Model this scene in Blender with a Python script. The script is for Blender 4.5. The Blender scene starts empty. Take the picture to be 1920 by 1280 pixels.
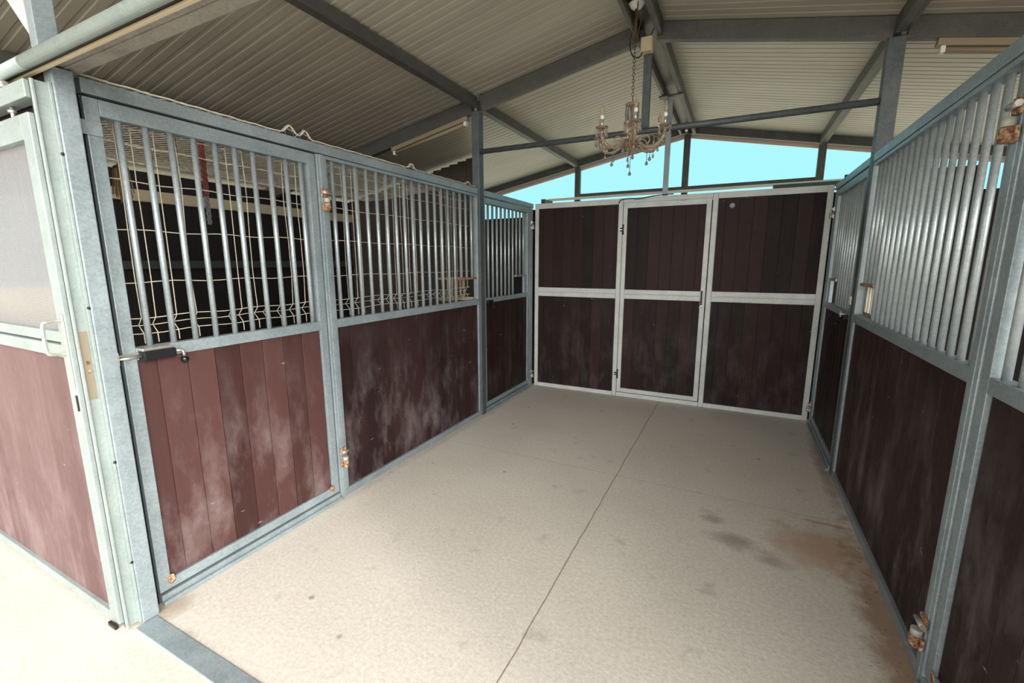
import bpy, bmesh, math, random
from mathutils import Vector, Matrix
random.seed(7)
S = bpy.context.scene
COL = S.collection

# ------------------------------------------------------------------ camera
W, D, H = 3.0, 4.207, 2.25
cam = bpy.data.cameras.new('camera')
cam.sensor_width = 36.0
cam.lens = 832.98 / 1920 * 36.0
cam.clip_start = 0.02
camo = bpy.data.objects.new('camera', cam)
COL.objects.link(camo)
yaw, pitch, roll = 0.4667, -0.1767, -0.0017
fw = Vector((-math.sin(yaw) * math.cos(pitch), math.cos(yaw) * math.cos(pitch), math.sin(pitch)))
rt = Vector((math.cos(yaw), math.sin(yaw), 0))
up = rt.cross(fw)
r2 = math.cos(roll) * rt + math.sin(roll) * up
u2 = -math.sin(roll) * rt + math.cos(roll) * up
m = Matrix((r2, u2, -fw)).transposed().to_4x4()
m.translation = Vector((2.2685, -0.8906, 1.5615))
camo.matrix_world = m
S.camera = camo

# ------------------------------------------------------------------ world
S.view_settings.view_transform = 'Standard'
S.view_settings.look = 'None'
S.view_settings.gamma = 1.0
S.view_settings.use_curve_mapping = False
S.view_settings.exposure = 0.40
SKY_BACK = 0.80
FRONT_LOW, FRONT_HIGH = 6.2, 4.6
w = bpy.data.worlds.new('sky'); S.world = w; w.use_nodes = True
nt = w.node_tree; nt.nodes.clear()
out = nt.nodes.new('ShaderNodeOutputWorld'); bg = nt.nodes.new('ShaderNodeBackground')
tc = nt.nodes.new('ShaderNodeTexCoord'); sp = nt.nodes.new('ShaderNodeSeparateXYZ')
nt.links.new(tc.outputs['Generated'], sp.inputs[0])
az = nt.nodes.new('ShaderNodeMapRange')          # clear blue behind the stable, white haze towards the sun
az.inputs['From Min'].default_value = 0.35; az.inputs['From Max'].default_value = -0.55
nt.links.new(sp.outputs['Y'], az.inputs['Value'])
mx = nt.nodes.new('ShaderNodeMix'); mx.data_type = 'RGBA'
mx.inputs['A'].default_value = (0.40 * SKY_BACK, 0.90 * SKY_BACK, 1.0 * SKY_BACK, 1)
nt.links.new(az.outputs[0], mx.inputs['Factor'])
el = nt.nodes.new('ShaderNodeMapRange'); el.interpolation_type = 'SMOOTHSTEP'
el.inputs['From Min'].default_value = 0.18; el.inputs['From Max'].default_value = 0.62
nt.links.new(sp.outputs['Z'], el.inputs['Value'])
fr = nt.nodes.new('ShaderNodeMix'); fr.data_type = 'RGBA'
fr.inputs['A'].default_value = (FRONT_LOW, FRONT_LOW * 0.97, FRONT_LOW * 0.92, 1)
fr.inputs['B'].default_value = (FRONT_HIGH, FRONT_HIGH * 0.96, FRONT_HIGH * 0.90, 1)
nt.links.new(el.outputs[0], fr.inputs['Factor']); ax = nt.nodes.new('ShaderNodeMapRange')          # brighter on the sun's side
ax.inputs['From Min'].default_value = -0.6; ax.inputs['From Max'].default_value = 0.9
ax.inputs['To Min'].default_value = 0.12; ax.inputs['To Max'].default_value = 1.5
nt.links.new(sp.outputs['X'], ax.inputs['Value'])
mu = nt.nodes.new('ShaderNodeVectorMath'); mu.operation = 'SCALE'
nt.links.new(fr.outputs['Result'], mu.inputs[0]); nt.links.new(ax.outputs[0], mu.inputs['Scale'])
nt.links.new(mu.outputs[0], mx.inputs['B'])
nt.links.new(mx.outputs['Result'], bg.inputs['Color'])
nt.links.new(bg.outputs[0], out.inputs['Surface'])

sun = bpy.data.lights.new('sun', 'SUN'); sun.energy = 1.6; sun.angle = math.radians(7); sun.color = (1.0, 0.94, 0.84)
suno = bpy.data.objects.new('sun', sun); COL.objects.link(suno)
sd = Vector((0.93, -0.36, 0.31)).normalized()
suno.rotation_euler = sd.to_track_quat('Z', 'Y').to_euler()
suno.location = sd * 30


# ------------------------------------------------------------------ materials
def mat(name, col, rough=0.5, metal=0.0, **k):
    m = bpy.data.materials.new(name); m.use_nodes = True
    b = m.node_tree.nodes['Principled BSDF']
    b.inputs['Base Color'].default_value = (*col, 1)
    b.inputs['Roughness'].default_value = rough
    b.inputs['Metallic'].default_value = metal
    for kk, v in k.items():
        b.inputs[kk.replace('_', ' ')].default_value = v
    return m


class N:
    def __init__(s, m):
        s.t = m.node_tree; s.b = s.t.nodes['Principled BSDF']

    def n(s, typ, **k):
        x = s.t.nodes.new('ShaderNode' + typ)
        for a, v in k.items():
            if a.startswith('i_'):
                x.inputs[a[2:].replace('_', ' ')].default_value = v
            else:
                setattr(x, a, v)
        return x

    def l(s, a, b): s.t.links.new(a, b)

    def math(s, op, a, b=None, c=None):
        x = s.n('Math', operation=op)
        for i, v in enumerate((a, b, c)):
            if v is None: continue
            if isinstance(v, (int, float)): x.inputs[i].default_value = v
            else: s.l(v, x.inputs[i])
        return x.outputs[0]

    def ramp(s, fac, stops):
        x = s.n('ValToRGB')
        e = x.color_ramp.elements
        e[0].position, e[0].color = stops[0][0], (*stops[0][1], 1)
        e[1].position, e[1].color = stops[-1][0], (*stops[-1][1], 1)
        for p, c in stops[1:-1]:
            q = e.new(p); q.color = (*c, 1)
        s.l(fac, x.inputs[0]); return x.outputs[0]

    def mix(s, f, a, b, mode='MIX'):
        x = s.n('Mix', data_type='RGBA', blend_type=mode)
        for nm, v in (('Factor', f), ('A', a), ('B', b)):
            if isinstance(v, (int, float)): x.inputs[nm].default_value = v
            elif isinstance(v, tuple): x.inputs[nm].default_value = (*v, 1)
            else: s.l(v, x.inputs[nm])
        return x.outputs['Result']

    def noise(s, vec, scale, detail=4, rough=0.5):
        x = s.n('TexNoise'); x.inputs['Scale'].default_value = scale
        x.inputs['Detail'].default_value = detail; x.inputs['Roughness'].default_value = rough
        if vec is not None: s.l(vec, x.inputs['Vector'])
        return x.outputs['Fac']

    def pos(s): return s.n('NewGeometry').outputs['Position']

    def obj(s): return s.n('TexCoord').outputs['Object']

    def scale(s, vec, sc):
        x = s.n('VectorMath', operation='MULTIPLY'); s.l(vec, x.inputs[0]); x.inputs[1].default_value = sc
        return x.outputs[0]

    def bump(s, h, strength, dist):
        x = s.n('Bump'); x.inputs['Strength'].default_value = strength; x.inputs['Distance'].default_value = dist
        s.l(h, x.inputs['Height']); s.l(x.outputs[0], s.b.inputs['Normal'])


def galv(name, c1=(.20, .25, .275), c2=(.335, .40, .43), rough=.42, metal=.3, bump=.15):
    m = mat(name, c1, rough, metal); q = N(m)
    p = q.pos()
    v = q.n('TexVoronoi'); v.inputs['Scale'].default_value = 120; q.l(p, v.inputs['Vector'])
    sp = q.n('SeparateColor'); q.l(v.outputs['Color'], sp.inputs[0])
    big = q.noise(p, 6, 5, .6)
    f = q.math('ADD', q.math('MULTIPLY', sp.outputs[0], .22), q.math('MULTIPLY', big, .85))
    c = q.ramp(f, [(.25, c1), (.75, c2)])
    dirt = q.noise(p, 14, 6, .7)
    d = q.n('MapRange'); d.inputs['From Min'].default_value = .60; d.inputs['From Max'].default_value = .78
    q.l(dirt, d.inputs['Value'])
    c = q.mix(q.math('MULTIPLY', d.outputs[0], .3), c, (.30, .26, .22))
    q.l(c, q.b.inputs['Base Color'])
    q.l(q.math('MULTIPLY_ADD', sp.outputs[1], .2, rough - .08), q.b.inputs['Roughness'])
    if bump: q.bump(q.noise(p, 40, 3), bump, .003)
    return m


def boards(name, base=(.010, .0045, .0045), hi=(.026, .0115, .011), dust=.32, var=.75):
    m = mat(name, base, .5, Specular_IOR_Level=.22); q = N(m)
    o = q.obj(); p = q.pos()
    sx = q.n('SeparateXYZ'); q.l(o, sx.inputs[0])
    oi = q.n('ObjectInfo')
    idx = q.math('FLOOR', q.math('DIVIDE', sx.outputs['X'], PITCH))
    wn = q.n('TexWhiteNoise', noise_dimensions='2D')
    cb = q.n('CombineXYZ'); q.l(idx, cb.inputs[0]); q.l(oi.outputs['Random'], cb.inputs[1]); q.l(cb.outputs[0], wn.inputs['Vector'])
    grain = q.noise(q.scale(p, (22, 22, 1.3)), 1.6, 6, .65)
    f = q.math('ADD', q.math('MULTIPLY', wn.outputs['Value'], var), q.math('MULTIPLY_ADD', grain, .40, (.75 - var) * .5))
    c = q.ramp(f, [(.2, base), (.85, hi)])
    # dusty rub marks from horses, strongest on the lower half
    sz = q.n('SeparateXYZ'); q.l(p, sz.inputs[0])
    low = q.n('MapRange'); low.inputs['From Min'].default_value = 1.15; low.inputs['From Max'].default_value = .35
    low.inputs['To Min'].default_value = .12
    q.l(sz.outputs['Z'], low.inputs['Value'])
    blot = q.n('MapRange'); blot.inputs['From Min'].default_value = .47; blot.inputs['From Max'].default_value = .80
    q.l(q.noise(q.scale(p, (1.3, 1.3, .55)), 4.2, 10, .68), blot.inputs['Value'])
    fine = q.noise(q.scale(p, (1, 1, .8)), 26, 6, .7)
    d = q.math('MULTIPLY', q.math('MULTIPLY', blot.outputs[0], low.outputs[0]), q.math('MULTIPLY', fine, dust))
    c = q.mix(d, c, (.42, .36, .36))
    # scratches
    s2 = q.noise(q.scale(p, (9, 9, 34)), 1.0, 2, .5)
    sc = q.n('MapRange'); sc.inputs['From Min'].default_value = .735; sc.inputs['From Max'].default_value = .76
    q.l(s2, sc.inputs['Value'])
    c = q.mix(q.math('MULTIPLY', sc.outputs[0], .35), c, (.5, .46, .44))
    q.l(c, q.b.inputs['Base Color'])
    q.l(q.math('MULTIPLY_ADD', fine, .35, .40), q.b.inputs['Roughness'])
    q.bump(grain, .25, .002)
    return m


PITCH = .124
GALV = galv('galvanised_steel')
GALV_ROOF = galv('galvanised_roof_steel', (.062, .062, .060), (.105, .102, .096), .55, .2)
GALV_BACK = galv('whitish_galvanised', (.44, .47, .47), (.62, .64, .63), .5, .1)  # whiter, less metallic tone for the back wall steel
HEAD = galv('floor_bounce_galvanised', (.20, .18, .155), (.36, .33, .29), .55, .2)  # brown of the floor's reflection put into the header colour
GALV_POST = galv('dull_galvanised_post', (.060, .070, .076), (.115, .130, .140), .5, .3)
BAR = galv('galvanised_bar', (.29, .34, .37), (.47, .53, .56), .36, .48, 0)
PALE = galv('pale_galvanised', (.26, .315, .31), (.37, .43, .42), .5, .3)
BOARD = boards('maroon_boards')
BOARD_MID = boards('mid_maroon_boards', (.040, .016, .015), (.080, .036, .034), .75)  # lighter maroon tone for the near left door
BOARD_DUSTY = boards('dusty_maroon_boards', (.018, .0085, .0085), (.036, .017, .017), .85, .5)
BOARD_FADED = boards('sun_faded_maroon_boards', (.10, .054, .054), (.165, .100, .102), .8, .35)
WIRE = mat('cream_coated_wire', (.62, .57, .47), .5)
NET = mat('dusty_netting_wire', (.50, .46, .38), .6)
BLACK = mat('black_plastic', (.008, .009, .010), .5, Specular_IOR_Level=.25)
BLACKG = mat('black_knob', (.006, .006, .007), .12)
STEEL = mat('bright_steel', (.62, .60, .55), .35, .8)
COLLAR = mat('dull_zinc', (.42, .42, .38), .6, .2)
DARKM = mat('dark_chain_metal', (.045, .035, .03), .4, .7)
WHITE = mat('white_plastic', (.78, .76, .70), .4)
CREAM = mat('cream_plastic', (.55, .47, .33), .5)
PIPE = mat('white_pipe', (.74, .66, .60), .42)
TUBE = mat('fluorescent_housing', (.27, .22, .15), .5)
GAP_SHADE = mat('gap_shade_black', (.008, .008, .010), .8, Specular_IOR_Level=.1)  # black put in for the shade inside the gaps
WOOD = mat('old_pine', (.42, .33, .19), .7)
ROPE_R = mat('red_rope', (.22, .05, .045), .8)
ROPE_G = mat('grey_rope', (.16, .17, .19), .8)
HAY = mat('dry_twine', (.30, .20, .09), .9)
GREEN = mat('dark_green_paint', (.015, .075, .06), .5)
CABLE = mat('black_cable', (.012, .010, .012), .5)
DARKWALL = mat('dark_cladding', (.016, .013, .012), .8)
BROWNWALL = mat('brown_cladding', (.060, .048, .038), .8)
GLASS = mat('smoky_amber_glass', (.62, .46, .33), .08, 0.0, Transmission_Weight=.75, IOR=1.45)
CRYSTAL = mat('grey_crystal', (.35, .33, .33), .05, 0.0, Transmission_Weight=.6, IOR=1.5)
BULB = mat('clear_bulb_glass', (.70, .55, .42), .08, 0.0, Transmission_Weight=.7, IOR=1.15)

RUST = mat('rusty_steel', (.28, .14, .08), .8, .2)
q = N(RUST); f = q.noise(q.pos(), 60, 6, .7)
q.l(q.ramp(f, [(.38, (.13, .045, .02)), (.5, (.33, .17, .09)), (.62, (.55, .46, .34))]), q.b.inputs['Base Color'])
q.bump(f, .5, .003)

ROOF = mat('roof_sheet', (.40, .36, .30), .45)
q = N(ROOF); p = q.pos()
f = q.noise(q.scale(p, (.6, 2.5, 1)), 1.5, 5, .6)
q.l(q.ramp(f, [(.3, (.37, .34, .29)), (.7, (.47, .43, .37))]), q.b.inputs['Base Color'])

POLY = mat('twinwall_polycarbonate', (.80, .80, .82), .10, 0, Transmission_Weight=.10, IOR=1.6)
q = N(POLY); o = q.obj(); sx = q.n('SeparateXYZ'); q.l(o, sx.inputs[0])
fr = q.math('SINE', q.math('MULTIPLY', sx.outputs['X'], 2 * math.pi / .011))
q.bump(fr, .35, .002)
q.l(q.mix(q.noise(q.scale(q.pos(), (30, 30, 2)), 1.5, 4), (.27, .255, .26), (.21, .205, .22)), q.b.inputs['Base Color'])

CONC = mat('concrete', (.5, .45, .38), .75)
q = N(CONC); p = q.pos(); s3 = q.n('SeparateXYZ'); q.l(p, s3.inputs[0])
X, Y = s3.outputs['X'], s3.outputs['Y']
c = q.ramp(q.noise(p, 1.3, 7, .6), [(.3, (.53, .49, .43)), (.7, (.70, .66, .59))])
c = q.mix(.5, c, q.ramp(q.noise(p, 55, 5, .75), [(.3, (.42, .385, .34)), (.72, (.84, .80, .735))]))
sm = q.n('MapRange'); sm.inputs['From Min'].default_value = .60; sm.inputs['From Max'].default_value = .74
q.l(q.noise(p, 5.2, 6, .62), sm.inputs['Value'])
c = q.mix(q.math('MULTIPLY', sm.outputs[0], .45), c, (.24, .21, .18))


def spot(cx, cy, rx, ry, col, amt, c):
    dx = q.math('DIVIDE', q.math('SUBTRACT', X, cx), rx); dy = q.math('DIVIDE', q.math('SUBTRACT', Y, cy), ry)
    r = q.math('SQRT', q.math('ADD', q.math('MULTIPLY', dx, dx), q.math('MULTIPLY', dy, dy)))
    r = q.math('ADD', r, q.math('MULTIPLY_ADD', q.noise(p, 9, 5, .7), 1.6, -.8))
    mr = q.n('MapRange'); mr.inputs['From Min'].default_value = 1.0; mr.inputs['From Max'].default_value = .3
    q.l(r, mr.inputs['Value'])
    return q.mix(q.math('MULTIPLY', mr.outputs[0], amt), c, col)


c = spot(2.36, 1.72, .16, .10, (.16, .14, .12), .55, c)
c = spot(2.25, 1.90, .08, .06, (.16, .14, .12), .5, c)
c = spot(2.80, 1.85, .32, .30, (.42, .24, .12), .62, c)
c = spot(2.55, 1.62, .10, .07, (.22, .17, .13), .5, c)
c = spot(2.88, 2.15, .18, .025, (.36, .19, .08), .6, c)
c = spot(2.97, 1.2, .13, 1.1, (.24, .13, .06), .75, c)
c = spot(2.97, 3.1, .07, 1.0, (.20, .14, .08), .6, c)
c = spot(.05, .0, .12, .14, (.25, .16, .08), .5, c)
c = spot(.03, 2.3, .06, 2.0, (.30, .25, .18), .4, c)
# little dark crumbs along the right wall
vo = q.n('TexVoronoi'); vo.inputs['Scale'].default_value = 26; q.l(p, vo.inputs['Vector'])
cr = q.n('MapRange'); cr.inputs['From Min'].default_value = .16; cr.inputs['From Max'].default_value = .10
q.l(vo.outputs['Distance'], cr.inputs['Value'])
near = q.n('MapRange'); near.inputs['From Min'].default_value = 2.78; near.inputs['From Max'].default_value = 2.96
q.l(X, near.inputs['Value'])
sel = q.math('GREATER_THAN', q.noise(p, 12, 2), .5)
c = q.mix(q.math('MULTIPLY', q.math('MULTIPLY', cr.outputs[0], near.outputs[0]), q.math('MULTIPLY', sel, .85)), c, (.05, .035, .02))
sp1 = q.n('MapRange'); sp1.inputs['From Min'].default_value = .62; sp1.inputs['From Max'].default_value = .72
q.l(q.noise(p, 170, 3, .8), sp1.inputs['Value'])
c = q.mix(q.math('MULTIPLY', sp1.outputs[0], .30), c, (.20, .17, .14))
sp2 = q.n('MapRange'); sp2.inputs['From Min'].default_value = .62; sp2.inputs['From Max'].default_value = .70
q.l(q.noise(q.scale(p, (1, 1.4, 1)), 13, 7, .75), sp2.inputs['Value'])
c = q.mix(q.math('MULTIPLY', sp2.outputs[0], .30), c, (.26, .22, .18))
vo2 = q.n('TexVoronoi'); vo2.inputs['Scale'].default_value = 3.3; q.l(p, vo2.inputs['Vector'])
cr2 = q.n('MapRange'); cr2.inputs['From Min'].default_value = .06; cr2.inputs['From Max'].default_value = .035
q.l(vo2.outputs['Distance'], cr2.inputs['Value'])
c = q.mix(q.math('MULTIPLY', cr2.outputs[0], .55), c, (.12, .10, .08))
# saw-cut joints
wob = q.math('MULTIPLY_ADD', q.noise(p, 5, 3), .02, -.01)
jx = q.math('ABSOLUTE', q.math('SUBTRACT', q.math('ADD', X, wob), 1.575))
j1 = q.n('MapRange'); j1.inputs['From Min'].default_value = .0045; j1.inputs['From Max'].default_value = .0018; q.l(jx, j1.inputs['Value'])
jy = q.math('ABSOLUTE', q.math('SUBTRACT', q.math('ADD', Y, wob), 2.205))
j2 = q.n('MapRange'); j2.inputs['From Min'].default_value = .0045; j2.inputs['From Max'].default_value = .001; q.l(jy, j2.inputs['Value'])
c = q.mix(q.math('MULTIPLY', j1.outputs[0], .75), c, (.19, .14, .09))
c = q.mix(q.math('MULTIPLY', j2.outputs[0], .45), c, (.24, .19, .14))
q.l(c, q.b.inputs['Base Color'])
q.bump(q.math('ADD', q.noise(p, 60, 5, .7), q.math('MULTIPLY', j1.outputs[0], -2.0)), .35, .004)


# ------------------------------------------------------------------ geometry helpers
class MB:
    def __init__(s): s.bm = bmesh.new()

    def box(s, x0, x1, y0, y1, z0, z1, bev=0.0):
        bm = s.bm
        x0, x1 = sorted((x0, x1)); y0, y1 = sorted((y0, y1)); z0, z1 = sorted((z0, z1))
        vs = [bm.verts.new((x, y, z)) for x in (x0, x1) for y in (y0, y1) for z in (z0, z1)]
        fs = [bm.faces.new([vs[i] for i in f]) for f in ((0, 1, 3, 2), (4, 6, 7, 5), (0, 4, 5, 1), (2, 3, 7, 6), (0, 2, 6, 4), (1, 5, 7, 3))]
        if bev:
            es = list({e for f in fs for e in f.edges})
            bmesh.ops.bevel(bm, geom=es, offset=bev, segments=2, affect='EDGES', profile=.6)
        return s

    def beam(s, p, q_, w, h, bev=0.0, up=Vector((0, 0, 1))):
        """box of width w and height h running from p to q_"""
        p, q_ = Vector(p), Vector(q_)
        d = (q_ - p); L = d.length; d.normalize()
        side = d.cross(up).normalized(); u = side.cross(d)
        b = MB(); b.box(0, L, -w / 2, w / 2, -h / 2, h / 2, bev)
        M = Matrix((d, side, u)).transposed().to_4x4(); M.translation = p
        s.join(b, M); return s

    def join(s, b, M=None):
        me = bpy.data.meshes.new('t')
        if M is not None: b.bm.transform(M)
        b.bm.to_mesh(me); b.bm.free(); s.bm.from_mesh(me); bpy.data.meshes.remove(me)

    def tube(s, pts, r, n=10, caps=True):
        """round tube through pts; r a number or one per point"""
        pts = [Vector(p) for p in pts]
        rs = r if isinstance(r, (list, tuple)) else [r] * len(pts)
        rings = []; ref = None
        for i, p in enumerate(pts):
            if i == 0: t = pts[1] - pts[0]
            elif i == len(pts) - 1: t = pts[-1] - pts[-2]
            else: t = (pts[i + 1] - pts[i]).normalized() + (pts[i] - pts[i - 1]).normalized()
            t.normalize()
            if ref is None:
                ref = t.cross(Vector((0, 0, 1)))
                if ref.length < .1: ref = t.cross(Vector((1, 0, 0)))
            a = (ref - t * ref.dot(t)).normalized(); b = t.cross(a); ref = a
            rings.append([s.bm.verts.new(p + (a * math.cos(2 * math.pi * k / n) + b * math.sin(2 * math.pi * k / n)) * rs[i]) for k in range(n)])
        for A, B in zip(rings, rings[1:]):
            for k in range(n): s.bm.faces.new((A[k], A[(k + 1) % n], B[(k + 1) % n], B[k])).smooth = True
        if caps:
            s.bm.faces.new(rings[0][::-1]); s.bm.faces.new(rings[-1])
        return s

    def lathe(s, c, prof, n=20):
        """profile [(r, z)] turned about the vertical axis through c"""
        c = Vector(c); rings = []
        for r, z in prof:
            r = max(r, .0004)
            rings.append([s.bm.verts.new(c + Vector((r * math.cos(2 * math.pi * k / n), r * math.sin(2 * math.pi * k / n), z))) for k in range(n)])
        for A, B in zip(rings, rings[1:]):
            for k in range(n): s.bm.faces.new((A[k], A[(k + 1) % n], B[(k + 1) % n], B[k])).smooth = True
        s.bm.faces.new(rings[0][::-1]); s.bm.faces.new(rings[-1])
        return s

    def ball(s, c, r, sx=1, sy=1, sz=1, n=12):
        prof = [(r * math.sin(math.pi * i / n), -r * math.cos(math.pi * i / n) * sz) for i in range(n + 1)]
        return s.lathe(c, prof, n)

    def torus(s, c, R, r, axis, n=14, k=7, stretch=1.0):
        c = Vector(c); a = Vector(axis).normalized()
        u = a.orthogonal().normalized()
        if abs(a.z) < .5:
            v = Vector((0, 0, 1)); u = v.cross(a).normalized()
        else: v = a.cross(u)
        g = []
        for i in range(n):
            t = 2 * math.pi * i / n
            rad = u * math.cos(t) + v * math.sin(t) * stretch
            cc = c + rad * R; rn = (u * math.cos(t) + v * math.sin(t)).normalized()
            g.append([s.bm.verts.new(cc + (rn * math.cos(2 * math.pi * j / k) + a * math.sin(2 * math.pi * j / k)) * r) for j in range(k)])
        for i in range(n):
            for j in range(k):
                s.bm.faces.new((g[i][j], g[(i + 1) % n][j], g[(i + 1) % n][(j + 1) % k], g[i][(j + 1) % k])).smooth = True
        return s

    def build(s, name, material, parent=None, world=False, label=None):
        """ONE mesh object. world=True: coordinates are world ones, made local to an unrotated parent"""
        bmesh.ops.recalc_face_normals(s.bm, faces=s.bm.faces[:])
        if parent is not None and world:
            off = parent.location.copy()
            pp = parent.parent
            while pp is not None: off += pp.location; pp = pp.parent
            bmesh.ops.translate(s.bm, verts=s.bm.verts[:], vec=-off)
        me = bpy.data.meshes.new(name); s.bm.to_mesh(me); s.bm.free()
        me.materials.append(material)
        o = bpy.data.objects.new(name, me); COL.objects.link(o)
        if parent is not None: o.parent = parent
        if label: o['label'] = label
        return o


def empty(name, label, cat, loc=(0, 0, 0), rz=0, group=None):
    o = bpy.data.objects.new(name, None); COL.objects.link(o)
    o.location = loc; o.rotation_euler = (0, 0, rz); o.empty_display_size = .1
    o['label'] = label; o['category'] = cat
    if group: o['group'] = group
    return o


def tag(o, label, cat, group=None, kind=None):
    o['label'] = label; o['category'] = cat
    if group: o['group'] = group
    if kind: o['kind'] = kind
    return o


def struct(o): o['kind'] = 'structure'; return o


def cbox(name, material, box, label, cat, group=None, bev=.004):
    """a single box-shaped member as a thing, origin at its foot"""
    x0, x1, y0, y1, z0, z1 = box
    b = MB(); b.box(x0, x1, y0, y1, z0, z1, bev)
    c = Vector(((x0 + x1) / 2, (y0 + y1) / 2, z0))
    bmesh.ops.translate(b.bm, verts=b.bm.verts[:], vec=-c)
    o = b.build(name, material); o.location = c
    return tag(o, label, cat, group)


# ------------------------------------------------------------------ setting: floor, roof sheets, far walls
b = MB(); b.box(-4, 7, -3, 6.2, -.12, 0)
struct(b.build('floor', CONC))
SAND = mat('sandy_ground', (.56, .47, .34), .9)
q = N(SAND); q.l(q.ramp(q.noise(q.pos(), 2, 6), [(.3, (.60, .50, .36)), (.7, (.74, .65, .50))]), q.b.inputs['Base Color'])
b = MB(); b.box(-40, 45, -40, -3, -.12, -.01); b.box(-40, 45, 6.2, 40, -.12, -.01); b.box(-40, -4, -3, 6.2, -.12, -.01); b.box(7, 45, -3, 6.2, -.12, -.01)
struct(b.build('ground', SAND))
BED = mat('dark_stall_bedding', (.09, .06, .04), 1.0)
q = N(BED); q.l(q.ramp(q.noise(q.pos(), 30, 6, .7), [(.3, (.04, .028, .02)), (.7, (.13, .09, .06))]), q.b.inputs['Base Color'])
for xa, xb, lab in ((-3.02, -.06, 'added unseen dark bedding on the floor of the left neighbouring stall'), (W + .06, 6.08, 'added unseen dark bedding on the floor of the right neighbouring stall')):
    b = MB(); n = 40
    g = [[b.bm.verts.new((xa + (xb - xa) * i / n, -.05 + (D + .03) * j / n, .03 + .012 * math.sin(i * 1.7 + j) * math.cos(j * 1.3) if 0 < i < n and 0 < j < n else .001)) for j in range(n + 1)] for i in range(n + 1)]
    for i in range(n):
        for j in range(n): b.bm.faces.new((g[i][j], g[i + 1][j], g[i + 1][j + 1], g[i][j + 1]))
    tag(b.build('added_bedding', BED), lab, 'bedding', kind='stuff')  # unseen bedding put in to dim the bounce onto the roof

RX, RZ, RS = 1.5, 3.36, .195


def roof_z(x): return RZ - RS * abs(x - RX)


def roof_sheet(name, xa, xb):
    b = MB(); bm = b.bm; y0, y1, pitch, dep = -1.3, 6.15, .08, .0025
    rows = []; y = y0
    while y < y1:
        for dy, dz in ((0, 0), (.046, 0), (.052, dep), (.072, dep), (.078, 0)):
            rows.append((y + dy, dz))
        y += pitch
    for lo in (0, .045):
        pa = [bm.verts.new((xa, yy, roof_z(xa) + (dz if lo == 0 else lo))) for yy, dz in rows]
        pb = [bm.verts.new((xb, yy, roof_z(xb) + (dz if lo == 0 else lo))) for yy, dz in rows]
        for i in range(len(rows) - 1): bm.faces.new((pa[i], pa[i + 1], pb[i + 1], pb[i]))
    return struct(b.build(name, ROOF))


roof_sheet('ceiling', -3.3, RX)
roof_sheet('ceiling', RX, 6.3)

b = MB()
for i in range(34): b.box(-3.06, -3.03, -.1 + i * .13, -.1 + i * .13 + .127, 0, 2.44)
struct(b.build('wall_left', DARKWALL))
b = MB()
for i in range(17): b.box(-3.03 + i * .13, -3.03 + i * .13 + .127, D - .005, D + .03, 0, roof_z(-3.03 + i * .13) - .02)
struct(b.build('wall_rear_left', BROWNWALL))
b = MB()
for i in range(6): b.box(-.80 + i * .125, -.80 + i * .125 + .122, D - .005, D + .03, 0, 2.10)
struct(b.build('wall_rear_left', DARKWALL))
b = MB()
for i in range(24):
    xr = W + .06 + i * .13
    b.box(xr, xr + .127, D - .005, D + .03, 0, 2.33 if xr < 3.9 else 2.14)
struct(b.build('wall_rear_right', DARKWALL))
b = MB()
for i in range(34): b.box(6.1, 6.13, -.1 + i * .13, -.1 + i * .13 + .127, 0, 2.40)
struct(b.build('wall_right', DARKWALL))

# ------------------------------------------------------------------ roof steelwork
LEFT_X, RIGHT_X = -.02, 3.045
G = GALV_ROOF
POSTGROUP = None
# middle frame at y = 2.92
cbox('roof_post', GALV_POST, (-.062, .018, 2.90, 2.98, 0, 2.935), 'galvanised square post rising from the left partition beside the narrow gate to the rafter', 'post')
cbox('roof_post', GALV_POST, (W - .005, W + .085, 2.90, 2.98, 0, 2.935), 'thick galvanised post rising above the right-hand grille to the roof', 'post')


def rafter(name, x0, x1, y, hh, ww, label, off=0.0):
    b = MB(); hh -= .008; off += .006
    b.beam((x0, y, roof_z(x0) - hh / 2 - off), (x1, y, roof_z(x1) - hh / 2 - off), ww, hh, .004)
    c = Vector((x0, y, roof_z(x0) - hh))
    bmesh.ops.translate(b.bm, verts=b.bm.verts[:], vec=-c)
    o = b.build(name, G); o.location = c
    return tag(o, label, 'beam')


rafter('rafter', RX - .02, LEFT_X + .05, 2.94, .13, .06, 'steel rafter sloping from the ridge down to the left post, behind the chandelier chain')
rafter('rafter', LEFT_X - .05, -3.2, 2.94, .13, .06, 'steel rafter continuing down left of the left post, with a lamp tube under it')
rafter('rafter', RX + .09, RIGHT_X - .02, 2.94, .13, .06, 'steel rafter running from the ridge to the right post')
rafter('rafter', RIGHT_X + .05, 6.2, 2.94, .13, .06, 'steel rafter beyond the right post at the right picture edge')
rafter('gable_rafter', RX - .02, -3.2, 5.86, .10, .06, 'dark sloping edge beam over the open gable, left side')
rafter('gable_rafter', RX + .02, 6.2, 5.86, .10, .06, 'dark sloping edge beam over the open gable, right side')
for s_, lab in ((-1, 'left'), (1, 'right')):
    b = MB(); x0, x1 = RX, RX + s_ * 4.7
    b.beam((x0, 6.03, roof_z(x0) - .075), (x1, 6.03, roof_z(x1) - .075), .02, .09, .002)
    o = b.build('verge_trim', mat('pinkish_trim_' + lab, (.72, .58, .52), .5)); tag(o, 'pale pinkish verge trim along the %s slope of the open gable' % lab, 'trim')

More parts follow.
